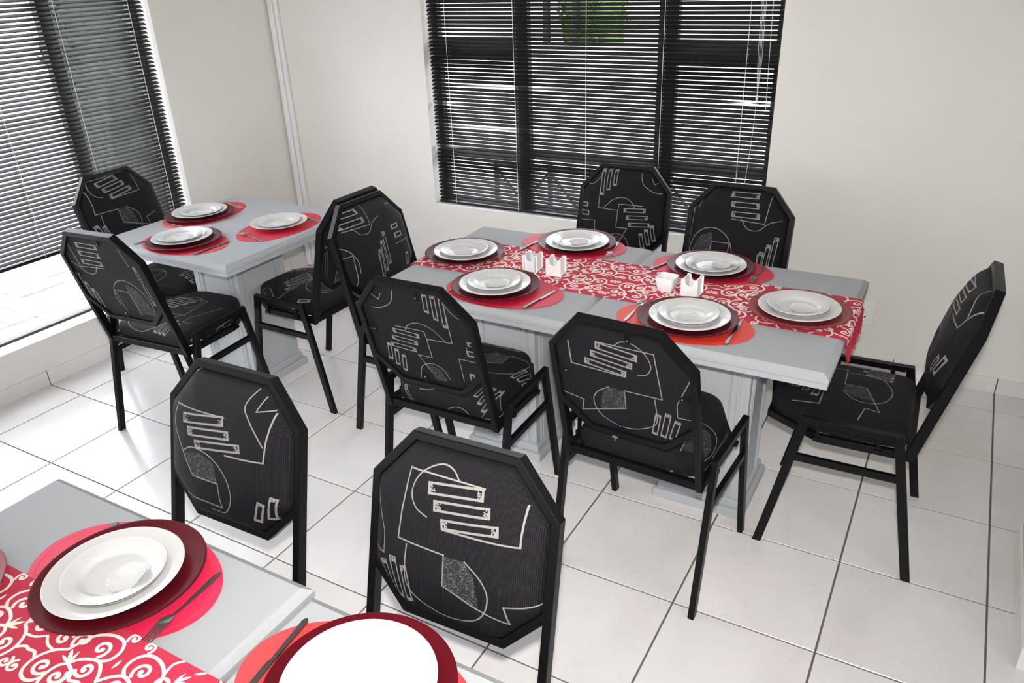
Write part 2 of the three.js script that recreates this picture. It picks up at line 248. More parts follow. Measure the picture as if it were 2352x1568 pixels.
const D1 = { x0: 0.2, x1: 1.7, y1: 2.12 }, W4 = { z0: 0.9, z1: 3.7, y0: 0.8, y1: 2.12 };
struct('wall_front', [span(wl - WT, D1.x0, -0.05, H, ZF, ZF + WT), span(D1.x1, XR + WT, -0.05, H, ZF, ZF + WT), span(D1.x0, D1.x1, D1.y1, H, ZF, ZF + WT)], M.wall);
struct('wall_right', [span(XR, XR + WT, -0.05, H, wb, W4.z0), span(XR, XR + WT, -0.05, H, W4.z1, ZF), span(XR, XR + WT, -0.05, W4.y0, W4.z0, W4.z1), span(XR, XR + WT, W4.y1, H, W4.z0, W4.z1)], M.wall);
struct('ceiling', span(wl - WT, XR + WT, H, H + 0.15, wb - WT, ZF + WT), M.ceiling);

// floor: a grout bed and single ceramic tiles with eased edges
const floor = structGroup('floor');
obj('grout', span(wl, XR, -0.06, -0.0035, wb, ZF), M.grout, floor);
const tileGeo = {};
function tileGeometry(w, d, h = 0.007, e = 0.0009) {
  const k = w.toFixed(3) + 'x' + d.toFixed(3); if (tileGeo[k]) return tileGeo[k];
  const a = w / 2, b = d / 2, P = [], U = [], q = (p) => { for (const i of [0, 1, 2, 0, 2, 3]) { P.push(...p[i]); U.push(p[i][0], p[i][2]); } };
  const t = [[-a + e, 0, b - e], [a - e, 0, b - e], [a - e, 0, -b + e], [-a + e, 0, -b + e]], m = [[-a, -e, b], [a, -e, b], [a, -e, -b], [-a, -e, -b]], o = m.map((v) => [v[0], -h, v[2]]);
  q(t); for (let i = 0; i < 4; i++) { const j = (i + 1) % 4; q([m[i], m[j], t[j], t[i]]); q([o[i], o[j], m[j], m[i]]); }
  const g = new THREE.BufferGeometry(); g.setAttribute('position', new THREE.Float32BufferAttribute(P, 3)); g.setAttribute('uv', new THREE.Float32BufferAttribute(U, 2)); g.computeVertexNormals(); return (tileGeo[k] = g);
}
const GW = 0.0064;                                                        // joint width
for (let i = -1; i < 13; i++) for (let j = -6; j < 6; j++) {
  const x0 = Math.max(i * T, XL - 0.004), x1 = Math.min((i + 1) * T, XR), z0 = Math.max(j * T, ZB - 0.004), z1 = Math.min((j + 1) * T, ZF);
  const t = obj('tile', tileGeometry(x1 - x0 - GW, z1 - z0 - GW), tileMats[Math.floor(rnd() * 6)], floor);
  t.position.set((x0 + x1) / 2, rr(-0.0002, 0.0002), (z0 + z1) / 2); t.rotation.y = i > -1 && j > -6 ? Math.floor(rnd() * 2) * Math.PI : 0;
}
// skirting of cut floor tiles
function skirting(name, from, to, along, place, h = 0.076) {
  const g = structGroup(name);
  for (let k = Math.floor(from / T); k * T < to - 0.01; k++) { const a = Math.max(k * T, from), b = Math.min((k + 1) * T, to); if (b - a < 0.02) continue; const m = obj('tile', along === 'x' ? bx(b - a - 0.005, h, 0.0085, 0, 0, 0, 0.0012) : bx(0.0085, h, b - a - 0.005, 0, 0, 0, 0.0012), tileMats[(k + 7) % 6], g); m.position.set(...place((a + b) / 2, h / 2)); }
  obj('grout', along === 'x' ? bx(to - from, h - 0.002, 0.005, (from + to) / 2, h / 2, place(0, 0)[2] - 0.002) : bx(0.005, h - 0.002, to - from, place(0, 0)[0] - 0.002, h / 2, (from + to) / 2), M.grout, g);
  return g;
}
skirting('baseboard_back', XL, XR, 'x', (c, y) => [c, y, ZB - 0.0043]);
skirting('baseboard_left', ZB, ZF, 'z', (c, y) => [XL - 0.0043, y, c]);

// the short pillar at the right edge, skirted with tiles
const pillar = structGroup('wall_pillar');
obj('wall', span(3.989, 4.42, 0, H, -1.228, -0.641), M.wall, pillar);
for (const [a, b] of [[-1.237, -0.889], [-0.884, -0.632]]) { const m = obj('tile', bx(0.0085, 0.08, b - a, 0, 0, 0, 0.0012), tileMats[2], pillar); m.position.set(3.9845, 0.04, (a + b) / 2); }
{ const m = obj('tile', bx(0.43, 0.08, 0.0085, 0, 0, 0, 0.0012), tileMats[1], pillar); m.position.set(4.2, 0.04, -0.6365); }

struct('roof_eave', span(wl - WT, XR + WT, 2.52, 2.66, wb - WT - 1.7, wb - WT), M.ceiling);

// ---------------------------------------------------------------- windows
function windowFrame(name, axis, plane, a0, a1, y0, y1, bars, panes, low = 0.032) {
  // axis: the horizontal axis along the window; bars: [a0, a1, y0, y1, part name]
  const g = structGroup(name), d = 0.045, put = (p, q, r, s, dd) => axis === 'x' ? span(p, q, r, s, plane - dd, plane + dd, 0.003) : span(plane - dd, plane + dd, r, s, p, q, 0.003);
  for (const [p, q, r, s, n] of [[a0, a1, y0, y0 + low, 'window_frame'], [a0, a1, y1 - 0.04, y1, 'window_frame'], [a0, a0 + 0.04, y0 + low, y1 - 0.04, 'window_frame'], [a1 - 0.04, a1, y0 + low, y1 - 0.04, 'window_frame'], ...bars]) obj(n, put(p, q, r, s, d / 2), M.window_frame, g);
  for (const [p, q, r, s] of panes) obj('pane', put(p, q, r, s, 0.0015), M.glass, g);
  return g;
}
const zw = wb - 0.115;
windowFrame('window_1', 'x', zw, W1.x0, W1.x1, W1.y0, W1.y1, [[1.385, 1.47, W1.y0 + 0.032, W1.y1 - 0.04, 'mullion'], [2.19, 2.288, W1.y0 + 0.032, W1.y1 - 0.04, 'mullion'],
  [0.905, 1.385, 1.378, 1.485, 'transom'], [0.905, 1.385, 0.828, 0.885, 'transom'], [2.288, 2.75, 1.37, 1.488, 'transom'], [2.288, 2.75, 0.855, 0.912, 'transom'], [1.47, 2.19, 0.866, 0.9, 'transom']],
  [[0.905, 1.385, 0.584, 0.828], [0.905, 1.385, 0.885, 1.378], [0.905, 1.385, 1.485, 2.02], [1.47, 2.19, 0.584, 0.866], [1.47, 2.19, 0.9, 2.02], [2.288, 2.75, 0.584, 0.855], [2.288, 2.75, 0.912, 1.37], [2.288, 2.75, 1.488, 2.02]]);
const xw = wl - 0.125;
windowFrame('window_2', 'z', xw, W2.z0, W2.z1, W2.y0, W2.y1, [[-1.035, -0.962, W2.y0 + 0.017, W2.y1 - 0.04, 'mullion'], [0.1, 0.17, W2.y0 + 0.017, W2.y1 - 0.04, 'mullion']], [[-1.46, -1.035, 0.252, 2.06], [-0.962, 0.1, 0.252, 2.06], [0.17, 1.08, 0.252, 2.06]], 0.017);
windowFrame('window_3', 'z', xw, W3.z0, W3.z1, W3.y0, W3.y1, [[2.36, 2.43, W3.y0 + 0.032, W3.y1 - 0.04, 'mullion']], [[1.74, 2.36, 0.932, 2.06], [2.43, 3.06, 0.932, 2.06]]);
windowFrame('door_1', 'x', ZF + 0.1, D1.x0, D1.x1, 0.0, D1.y1, [[0.91, 0.99, 0.032, D1.y1 - 0.04, 'mullion']], [[0.24, 0.91, 0.032, 2.08], [0.99, 1.66, 0.032, 2.08]]);
windowFrame('window_4', 'z', XR + 0.1, W4.z0, W4.z1, W4.y0, W4.y1, [[2.26, 2.34, W4.y0 + 0.032, W4.y1 - 0.04, 'mullion']], [[0.94, 2.26, 0.832, 2.08], [2.34, 3.66, 0.832, 2.08]]);
// glossy white sill slabs
struct('trim_1', span(wl - 0.1, wl + 0.004, W2.y0, W2.y0 + 0.006, W2.z0 + 0.002, W2.z1 - 0.002, 0.002), M.sill);
struct('trim_2', span(W1.x0 + 0.002, W1.x1 - 0.002, W1.y0, W1.y0 + 0.006, wb - 0.09, wb + 0.002, 0.002), M.sill);

// venetian blinds: thin arched slats, each its own part
function slatGeometry(len, twist) { // along x, arched across z; twist(u) turns the slat more near an end
  const n = twist ? 28 : 1, w = 0.0125, P = [], I = [], pr = [[-w, -0.0012], [-w * 0.5, -0.0003], [0, 0], [w * 0.5, -0.0003], [w, -0.0012]], ring = [...pr, ...pr.slice().reverse().map(([z, y]) => [z, y - 0.0005])], m = ring.length;
  for (let i = 0; i <= n; i++) { const u = i / n, a = twist ? twist(u) : 0, c = Math.cos(a), s = Math.sin(a); for (const [z, y] of ring) P.push((u - 0.5) * len, y * c - z * s, y * s + z * c); }
  for (let i = 0; i < n; i++) for (let k = 0; k < m; k++) { const a = i * m + k, b = i * m + (k + 1) % m, c = a + m, d = b + m; I.push(a, b, c, b, d, c); }
  for (const base of [0, n * m]) for (let k = 1; k < 4; k++) { const f = [base + k - 1, base + k, base + m - k - 1, base + m - k]; base ? I.push(f[0], f[1], f[2], f[0], f[2], f[3]) : I.push(f[0], f[2], f[1], f[0], f[3], f[2]); }
  const g = new THREE.BufferGeometry(); g.setAttribute('position', new THREE.Float32BufferAttribute(P, 3)); g.setIndex(I);
  return toCreasedNormals(g, 0.9);
}
function blind(label, pos, turn, len, yTop, yBottom, pitch, tilt, ladders, bent) {
  const t = thing('venetian_blind', label, 'blind', [pos[0], 0, pos[1]], turn, undefined);
  const plain = slatGeometry(len), n = Math.floor((yTop - 0.05 - yBottom - 0.02) / pitch);
  for (let i = 0; i < n; i++) { const s = obj('slat', bent[i] ? slatGeometry(len, bent[i]) : plain, M.slat, t); s.position.set(rr(-0.0025, 0.0025), yBottom + 0.03 + i * pitch + rr(-0.0006, 0.0006), 0); s.rotation.x = tilt[0] + (tilt[1] - tilt[0]) * (i * pitch) / 1.15 + rr(-0.03, 0.03); s.rotation.z = rr(-0.0006, 0.0006); }
  obj('bottom_rail', bx(len, 0.016, 0.024, 0, yBottom + 0.008, 0, 0.003), M.slat, t);
  obj('head_rail', bx(len, 0.03, 0.03, 0, yTop - 0.015, 0, 0.002), M.slat, t);
  for (const x of ladders) {
    const q = []; for (const z of [-0.0135, 0.0135]) q.push(bx(0.0026, yTop - 0.03 - yBottom, 0.0012, x, (yTop - 0.03 + yBottom) / 2 + 0.008, z));
    obj('ladder_cord', q, M.cord, t);
  }
  return t;
}
const tw = (c, w, amt) => (u) => amt * Math.exp(-(((u - c) / w) ** 2));
const blindBack = blind('black venetian blind over the window in the back wall', [1.826, -2.394], 0, 1.9, 2.05, 0.556, 0.0205, [0.41, 0.67], [-0.83, -0.408, 0.01, 0.414, 0.812], { 15: tw(0, 0.06, -1.1), 27: tw(0, 0.06, -1.2), 31: tw(0.97, 0.05, -1.1), 32: tw(0.25, 0.14, -0.5), 38: tw(0.1, 0.1, 0.4), 21: tw(0.2, 0.16, -0.4) });
{ // pull cords hanging in front of the back blind, gathered in a small connector
  const c = []; for (const dx of [0, 0.007, 0.014, 0.021]) c.push(tube([[0.858 + dx, 2.0, 0.03], [0.862 + dx * 0.9, 1.6, 0.033], [0.868 + dx * 0.8, 1.4, 0.034], [0.879, 1.262, 0.034]], 0.0011, 24, 6));
  c.push(tube([[0.879, 1.24, 0.034], [0.873, 1.05, 0.034], [0.857, 0.82, 0.03]], 0.0011, 16, 6), tube([[0.905, 2.0, 0.026], [0.91, 1.6, 0.026], [0.922, 1.2, 0.026]], 0.0014, 12, 6));
  obj('lift_cord', c, M.cord, blindBack);
  const k = obj('cord_connector', new THREE.LatheGeometry([V2(0, 0), V2(0.005, 0.002), V2(0.006, 0.012), V2(0.003, 0.026), V2(0, 0.027)], 16), M.plastic_white, blindBack); k.position.set(0.879, 1.238, 0.034);
}
blind('black venetian blind over the long window in the left wall', [-0.297, -0.2025], Math.PI / 2, 2.575, 2.09, 0.61, 0.021, [0.36, 0.56], [1.2, 0.8, 0.42, 0.02, -0.38, -0.78, -1.18], {});

// white pipe boxing in the corner
{
  const t = thing('pipe_boxing', 'narrow white pipe boxing running up the room corner', 'pipe cover', [-0.203, 0, -2.312]);
  const a = extr(poly([[-0.036, 0.012], [0.004, 0.016], [0.0, H - 0.002], [-0.03, H - 0.002]]), 0.034, 0.003); a.translate(0, 0, -0.034); obj('cover', a, M.pipe, t);
  const b = extr(poly([[0.008, 0.006], [0.040, 0.014], [0.03, 1.2], [0.022, H - 0.002], [0.003, H - 0.002], [0.004, 1.2]]), 0.022, 0.003); b.translate(0, 0, -0.034); obj('cover', b, M.pipe, t);
}
// wall socket
{
  const t = thing('wall_socket', 'white wall socket low on the back wall behind the table end', 'socket', [3.295, 0.296, wb]);
  obj('plate', bx(0.118, 0.122, 0.011, 0, 0, 0.0056, 0.003), M.plastic_white, t);
  obj('switch', bx(0.022, 0.03, 0.005, 0.037, 0.028, 0.0128, 0.0015), M.plastic_white, t);
  for (const [x, y] of [[0.006, 0.012], [-0.016, -0.012], [0.02, -0.02]]) { const h = obj('hole', new THREE.CylinderGeometry(0.0042, 0.0042, 0.001, 16), M.dark_hole, t); h.rotation.x = Math.PI / 2; h.position.set(x, y, 0.0115); }
}

// ---------------------------------------------------------------- outside
{
  const g = structGroup('ground_outside');
  obj('paving', span(-14, 16, -0.2, -0.08, -16, 10), M.paver, g);
  // the concrete pavers seen under the left blind, laid in rows
  const pg = bx(0.292, 0.05, 0.192, 0, 0, 0, 0.004);
  for (let r = 0; r < 9; r++) for (let k = 0; k < 9; k++) { const p = obj('paver', pg, M.paver, g); p.position.set(-0.62 - r * 0.2, -0.078 + rr(-0.003, 0.003), -1.9 + k * 0.3 + (r % 2) * 0.15); p.rotation.y = Math.PI / 2 + rr(-0.01, 0.01); p.rotation.z = rr(-0.006, 0.006); }
  struct('boundary_wall', [span(-9.2, 14, -0.1, 2.2, -8.2, -8.0), span(-9.2, -9.0, -0.1, 2.2, -8.0, 9)], M.outer_wall);
}
function leafGeometry(l, w) { const s = new THREE.Shape(); s.moveTo(0, 0); s.quadraticCurveTo(w, l * 0.45, 0, l); s.quadraticCurveTo(-w, l * 0.45, 0, 0); const g = new THREE.ShapeGeometry(s, 3); const p = g.attributes.position; for (let i = 0; i < p.count; i++) p.setZ(i, -0.35 * p.getY(i) ** 2 / l); g.computeVertexNormals(); return g; }
function shrub(name, label, category, [x, y, z], [w, h, d], n, leafSize, m, group) {
  const t = thing(name, label, category, [x, y, z], 0, group), st = [];
  for (let i = 0; i < 5; i++) { const a = i * 1.3 + 0.4; st.push(tube([[Math.cos(a) * 0.03, 0, Math.sin(a) * 0.03], [Math.cos(a) * w * 0.15, h * 0.35, Math.sin(a) * d * 0.15], [Math.cos(a) * w * 0.3, h * 0.8, Math.sin(a) * d * 0.3]], 0.012, 10, 6)); }
  obj('stem', st, M.bark, t);
  const im = new THREE.InstancedMesh(leafGeometry(leafSize, leafSize * 0.42), m, n), q = new THREE.Object3D();
  for (let i = 0; i < n; i++) { let a, b, c; do { a = rr(-1, 1); b = rr(-1, 1); c = rr(-1, 1); } while (a * a + b * b + c * c > 1 || rnd() > 0.25 + a * a + b * b + c * c); const by = 0.55 + 0.45 * b; q.position.set(a * w / 2 * (0.75 + 0.3 * Math.sin(by * 7 + a * 3)), by * h, c * d / 2); q.rotation.set(rr(-1.2, 1.2), rr(0, 6.28), rr(-0.8, 0.8)); q.scale.setScalar(rr(0.6, 1.25)); q.updateMatrix(); im.setMatrixAt(i, q.matrix); }
  im.name = 'foliage'; im.userData.kind = 'stuff'; im.castShadow = im.receiveShadow = true; t.add(im); return t;
}
function core(parent, [w, h, d], y0, m) { // the dense inside of a bush
  const g = new THREE.IcosahedronGeometry(0.5, 24), p = g.attributes.position, nz = valueNoise(16, 5);
  for (let i = 0; i < p.count; i++) { const v = V3(p.getX(i), p.getY(i), p.getZ(i)), k = 1 + 0.22 * (nz(v.x * 14 + 3, v.y * 14 + v.z * 9) - 0.5); v.multiplyScalar(k); const q = Math.max(Math.abs(v.x), Math.abs(v.z)); v.multiplyScalar(0.5 / Math.max(0.38, q) * 0.86); p.setXYZ(i, v.x * w, (v.y + 0.5) * h * 0.94 + y0, v.z * d); }
  g.computeVertexNormals(); obj('crown', g, m, parent);
}
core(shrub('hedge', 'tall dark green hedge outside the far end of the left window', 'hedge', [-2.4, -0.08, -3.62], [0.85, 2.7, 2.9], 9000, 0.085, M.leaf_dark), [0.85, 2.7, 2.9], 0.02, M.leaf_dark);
core(shrub('shrub', 'bushy green shrub outside, behind the middle pane of the back window', 'shrub', [-0.45, -0.08, -7.62], [0.9, 2.2, 0.25], 4000, 0.075, M.leaf), [0.8, 2.0, 0.2], 0.1, M.leaf);
core(shrub('shrub', 'low strip of green plants along the garden wall outside the back window', 'plants', [2.9, -0.08, -7.62], [5.0, 1.13, 0.3], 5000, 0.07, M.leaf), [4.9, 1.1, 0.25], 0.02, M.leaf);
struct('garden_wall', span(-3, 6, -0.1, 0.97, -7.35, -7.2), M.outer_wall);
{
  const t = thing('lattice_railing', 'low dark lattice railing outside, seen through the bottom of the back blind', 'railing', [1.55, -0.08, -3.6]), bars = [];
  for (const x of [-1.0, -0.55, -0.1, 0.35, 0.8]) obj('post', bx(0.03, 0.6, 0.03, x, 0.3, 0, 0.003), M.iron, t);
  for (let i = 0; i < 4; i++) for (const s of [1, -1]) { const b = bx(0.018, 0.62, 0.014, 0, 0, s * 0.008, 0.002); b.rotateZ(s * 0.72); const m = obj('brace', b, M.iron, t); m.position.set(-0.775 + i * 0.45, 0.3, 0); }
  obj('rail', bx(1.83, 0.025, 0.03, -0.1, 0.58, 0, 0.003), M.iron, t); obj('rail', bx(1.83, 0.025, 0.03, -0.1, 0.06, 0, 0.003), M.iron, t);
}
{ const t = thing('garden_frame', 'pair of dark posts joined on top outside the back window', 'posts', [-0.8, -0.08, -7.46]); for (const x of [-0.19, 0.19]) obj('post', bx(0.06, 1.9, 0.09, x, 0.95, 0, 0.006), M.iron, t); obj('crossbar', bx(0.5, 0.08, 0.08, 0, 1.94, 0, 0.006), M.iron, t); }

// ---------------------------------------------------------------- chairs
const CH = { tw: 0.121, bw: 0.213, bpw: 0.218, H: 0.5435, us: 0.4373, ls: 0.2351, bot: 0.1392, tilt: 0.2472, y: 0.445, z: -0.2, su: 0.246, hu: 0.516, zF: 0.11, zR: -0.162, zfF: 0.213, zfR: -0.262 };
const OCT = [[CH.tw, CH.bot], [CH.bw, CH.ls], [CH.bw, CH.us], [CH.tw, CH.H], [-CH.tw, CH.H], [-CH.bw, CH.us], [-CH.bw, CH.ls], [-CH.tw, CH.bot]];
function padGeometry(outline, center, rings, heightAt, uvAt, back) { // rings of a rounded outline carried inwards
  const n = outline.length, P = [], U = [], I = [];
  rings.forEach((q, r) => { for (let k = 0; k < n; k++) { const x = center[0] + (outline[k][0] - center[0]) * q, y = center[1] + (outline[k][1] - center[1]) * q; P.push(x, y, heightAt(r)); U.push(...uvAt(k, r, x, y)); } });
  const m = rings.length; P.push(center[0], center[1], heightAt(m)); U.push(...uvAt(-1, m, center[0], center[1]));
  for (let r = 0; r < m - 1; r++) for (let k = 0; k < n; k++) { const a = r * n + k, b = r * n + (k + 1) % n; I.push(a, b, a + n, b, b + n, a + n); }
  for (let k = 0; k < n; k++) I.push((m - 1) * n + k, (m - 1) * n + (k + 1) % n, m * n);
  if (back !== undefined) { const o = P.length / 3; for (let k = 0; k < n; k++) { P.push(outline[k][0], outline[k][1], back); U.push(...uvAt(k, 0, outline[k][0], outline[k][1])); } P.push(center[0], center[1], back); U.push(...uvAt(-1, m, center[0], center[1])); for (let k = 0; k < n; k++) { I.push(o + (k + 1) % n, o + k, o + n); } for (let k = 0; k < n; k++) { const b = (k + 1) % n; I.push(o + k, o + b, k, o + b, b, k); } }
  const g = new THREE.BufferGeometry(); g.setAttribute('position', new THREE.Float32BufferAttribute(P, 3)); g.setAttribute('uv', new THREE.Float32BufferAttribute(U, 2)); g.setIndex(I);
  return toCreasedNormals(g, 0.7);
}
function roundOutline(P, r, per = 5) { // corners rounded, then the straight runs divided
  const out = [], n = P.length;
  for (let i = 0; i < n; i++) { const a = P[(i + n - 1) % n], b = P[i], c = P[(i + 1) % n], la = Math.hypot(a[0] - b[0], a[1] - b[1]), lc = Math.hypot(c[0] - b[0], c[1] - b[1]), d = Math.min(r, la * 0.45, lc * 0.45), p = [b[0] + (a[0] - b[0]) / la * d, b[1] + (a[1] - b[1]) / la * d], q = [b[0] + (c[0] - b[0]) / lc * d, b[1] + (c[1] - b[1]) / lc * d];
    for (let t = 0; t <= per; t++) { const u = t / per; out.push([(1 - u) ** 2 * p[0] + 2 * u * (1 - u) * b[0] + u * u * q[0], (1 - u) ** 2 * p[1] + 2 * u * (1 - u) * b[1] + u * u * q[1]]); }
    const nx = P[(i + 1) % n], e = Math.min(r, lc * 0.45), s = [nx[0] + (b[0] - nx[0]) / lc * e, nx[1] + (b[1] - nx[1]) / lc * e]; for (let t = 1; t < 6; t++) out.push([q[0] + (s[0] - q[0]) * t / 6, q[1] + (s[1] - q[1]) * t / 6]); }
  return out;
}
function makeChair() {
  const t = thing('dining_chair', 'x', 'chair'), c = CH, h = 0.01, onBack = (m) => { m.position.set(0, c.y, c.z); m.rotation.x = -c.tilt; return m; };
  // back frame: two posts and an eight-sided ring of flat tube
  const out = offsetPoly(OCT, h), inn = offsetPoly(OCT, -h), bo = c.bpw + h, bi = c.bpw - h;
  const slope = (out[0][1] - out[1][1]) / (out[0][0] - out[1][0]), yMeet = out[1][1] + slope * (bi - 0.002 - out[1][0]);
  const sh = poly([[bo, -0.014], [out[2][0], out[2][1]], out[3], out[4], out[5], [-bo, -0.014], [-bi, -0.014], [-(bi - 0.002), yMeet], [out[7][0], out[7][1]], [out[0][0], out[0][1]], [bi - 0.002, yMeet], [bi, -0.014]]);
  sh.holes.push(new THREE.Path(inn.slice().reverse().map(([x, y]) => V2(x, y))));
  const fr = extr(sh, 0.03, 0.0025, 2); fr.translate(0, 0, -0.015); onBack(obj('back_frame', fr, M.frame, t));
  // upholstered back: flat behind, domed in front
  const ol = roundOutline(offsetPoly(OCT, -h - 0.0008), 0.012, 3), ctr = [0, 0.335], Q = [1, 0.995, 0.985, 0.965, 0.93, 0.86, 0.74, 0.58, 0.4, 0.2], ht = (r) => r >= Q.length ? 0.066 : 0.008 + 0.058 * Math.pow(1 - Math.pow(Q[r], 3.4), 0.55);
  onBack(obj('backrest', padGeometry(ol, ctr, Q, ht, (k, r, x, y) => [x, y - c.bot + 0.0], -0.006), fabric('A'), t));
  for (const [x, y, a] of [[-0.03, c.H - 0.02, 0], [0.02, c.bot + 0.02, 0], [c.bw - 0.02, 0.345, 1], [-c.bw + 0.02, 0.345, 1]]) { // clips that hold the panel
    const m = onBack(obj('clip', bx(a ? 0.044 : 0.015, a ? 0.015 : 0.044, 0.002, x, y, -0.0102, 0.0008), M.frame, t)); obj('rivet', new THREE.SphereGeometry(0.003, 10, 6).translate(x - (a ? Math.sign(x) * 0.014 : 0), y + (a ? 0 : Math.sign(0.33 - y) * 0.014), -0.011), M.steel, m); }
  // seat frame: a ring of flat bar below the cushion, wider at the front legs and cut off at the front corners
  const plan = [[0.218, 0.2], [0.222, -0.065], [0.125, -0.235], [-0.125, -0.235], [-0.222, -0.065], [-0.218, 0.2]].reverse();
  const ring = poly(offsetPoly(plan, 0.01)); ring.holes.push(new THREE.Path(offsetPoly(plan, -0.012).reverse().map(([x, y]) => V2(x, y))));
  const rg = extr(ring, 0.026, 0.002, 2); rg.rotateX(-Math.PI / 2); rg.translate(0, 0.432, 0);
  const sp = []; for (const s of [-1, 1]) for (const z of [-0.11, 0.07]) sp.push(bx(0.016, 0.012, 0.022, s * 0.2345, 0.447, z, 0.001), bx(0.010, 0.07, 0.012, s * 0.2325, 0.475, z, 0.001));
  obj('seat_frame', [rg, ...sp], M.frame, t);
  // cushion
  const so = roundOutline([[0.205, 0.19], [0.213, -0.07], [0.122, -0.242], [-0.122, -0.242], [-0.213, -0.07], [-0.205, 0.19]].reverse(), 0.055, 6);
  const SQ = [1, 1.006, 1.002, 0.985, 0.955, 0.9, 0.8, 0.66, 0.5, 0.3, 0.15], SH = [0, 0.014, 0.030, 0.043, 0.051, 0.057, 0.062, 0.065, 0.067, 0.068, 0.068, 0.068];
  let arc = [0]; for (let r = 1; r <= SQ.length; r++) arc[r] = arc[r - 1] + Math.hypot((SQ[r - 1] - (SQ[r] ?? 0)) * 0.22, SH[r] - SH[r - 1]);
  const tot = arc[SQ.length], sg = padGeometry(so, [0, -0.02], SQ, (r) => SH[r], (k, r) => { if (k < 0) return [0, 0.2]; const dx = so[k][0], dy = so[k][1] + 0.02, l = Math.hypot(dx, dy), q = (tot - arc[r]) / tot * l * (tot / 0.22); return [dx / l * q, 0.2 - dy / l * q]; }, -0.001);
  sg.rotateX(-Math.PI / 2); sg.translate(0, 0.459, 0); obj('seat', sg, fabric('B'), t);
  // side frames: raked legs, top rail, stretcher
  const side = (pts, s, w = 0.02) => { const g = extr(poly(pts), w, 0.002, 2); g.rotateY(-Math.PI / 2); g.translate(s * c.su + w / 2, 0, 0); return g; };
  const top = c.hu + 0.012, at = (z0, z1, y) => z0 + (z1 - z0) * y / c.hu, b = 0.0145;
  for (const s of [-1, 1]) {
    for (const [zf, zt, k] of [[c.zfF, c.zF, -1], [c.zfR, c.zR, 1]]) { const a0 = at(zf, zt, 0), a1 = at(zf, zt, top); obj('leg', side([[a0 - b, 0], [a0 + b, 0], [a1 + b, top], [a1 - b, top]], s), M.frame, t); }
    obj('side_rail', side([[at(c.zfR, c.zR, c.hu) + b - 0.001, top - 0.025], [at(c.zfF, c.zF, c.hu) - b + 0.001, top - 0.025], [at(c.zfF, c.zF, top) - b + 0.001, top - 0.0004], [at(c.zfR, c.zR, top) + b - 0.001, top - 0.0004]], s, 0.0195), M.frame, t);
    const ys = 0.372; obj('stretcher', side([[at(c.zfR, c.zR, ys) + b - 0.002, ys - 0.0125], [at(c.zfF, c.zF, ys) - b + 0.003, ys - 0.0125], [at(c.zfF, c.zF, ys) - b + 0.002, ys + 0.0125], [at(c.zfR, c.zR, ys) + b - 0.002, ys + 0.0125]], s, 0.017), M.frame, t);
  }
  return t;
}
const chair0 = makeChair();
const PI = Math.PI;
[ // x, z, turn, back print, seat print, label
  [2.158, -0.681, 3.159, fabric('C', 2, 0), fabric('A', 8, -14), 'black patterned chair seen from behind at the near left of the long table'],
  [2.879, -0.679, 3.086, fabric('A', 0, 1), fabric('D', 4, 3), 'black patterned chair seen from behind with four clips showing on its grey panel'],
  [3.403, -1.112, -1.543, fabric('B', 0, -6), fabric('A', 2, -2), 'black patterned chair seen side-on at the right end of the long table'],
  [2.820, 0.652, 0.034, fabric('A'), fabric('C', 3, 5), 'black patterned chair facing the camera behind the front table, nearest and largest'],
  [2.120, 0.625, 0.019, fabric('B'), fabric('C', -4, 9), 'black patterned chair facing the camera behind the front table, left of the nearest one'],
  [1.728, -1.043, 1.526, fabric('D', 16, -4), fabric('B', 6, 6), 'black patterned chair at the left end of the long table, facing the runner'],
  [1.001, -1.111, -1.581, fabric('C', 7, 8), fabric('B', -6, 2), 'black patterned chair on the right of the small table, back turned to the runner'],
  [0.698, -0.598, 3.226, fabric('D', -3, 2), fabric('A', -5, 6), 'black patterned chair seen from behind at the near side of the small table'],
  [0.197, -0.961, 1.621, fabric('A', 5, -4), fabric('D', 6, -4), 'black patterned chair standing against the left blind at the small table'],
  [2.243, -1.669, 0.046, fabric('C'), fabric('B', 3, 3), 'black patterned chair in front of the back blind, left of the pair'],
  [2.794, -1.523, -0.041, fabric('D'), fabric('A', 9, 2), 'black patterned chair in front of the back blind, right of the pair'],
].forEach(([x, z, a, fb, fs, label], i) => {
  const c = i ? copyOf(chair0, label, [x, 0, z], a, 'black dining chairs around the tables') : chair0;
  if (!i) { c.position.set(x, 0, z); c.rotation.y = a; c.userData.label = label; c.userData.group = 'black dining chairs around the tables'; }
  for (const m of c.children) { if (m.name === 'backrest') m.material = fb; if (m.name === 'seat') m.material = fs; }
});

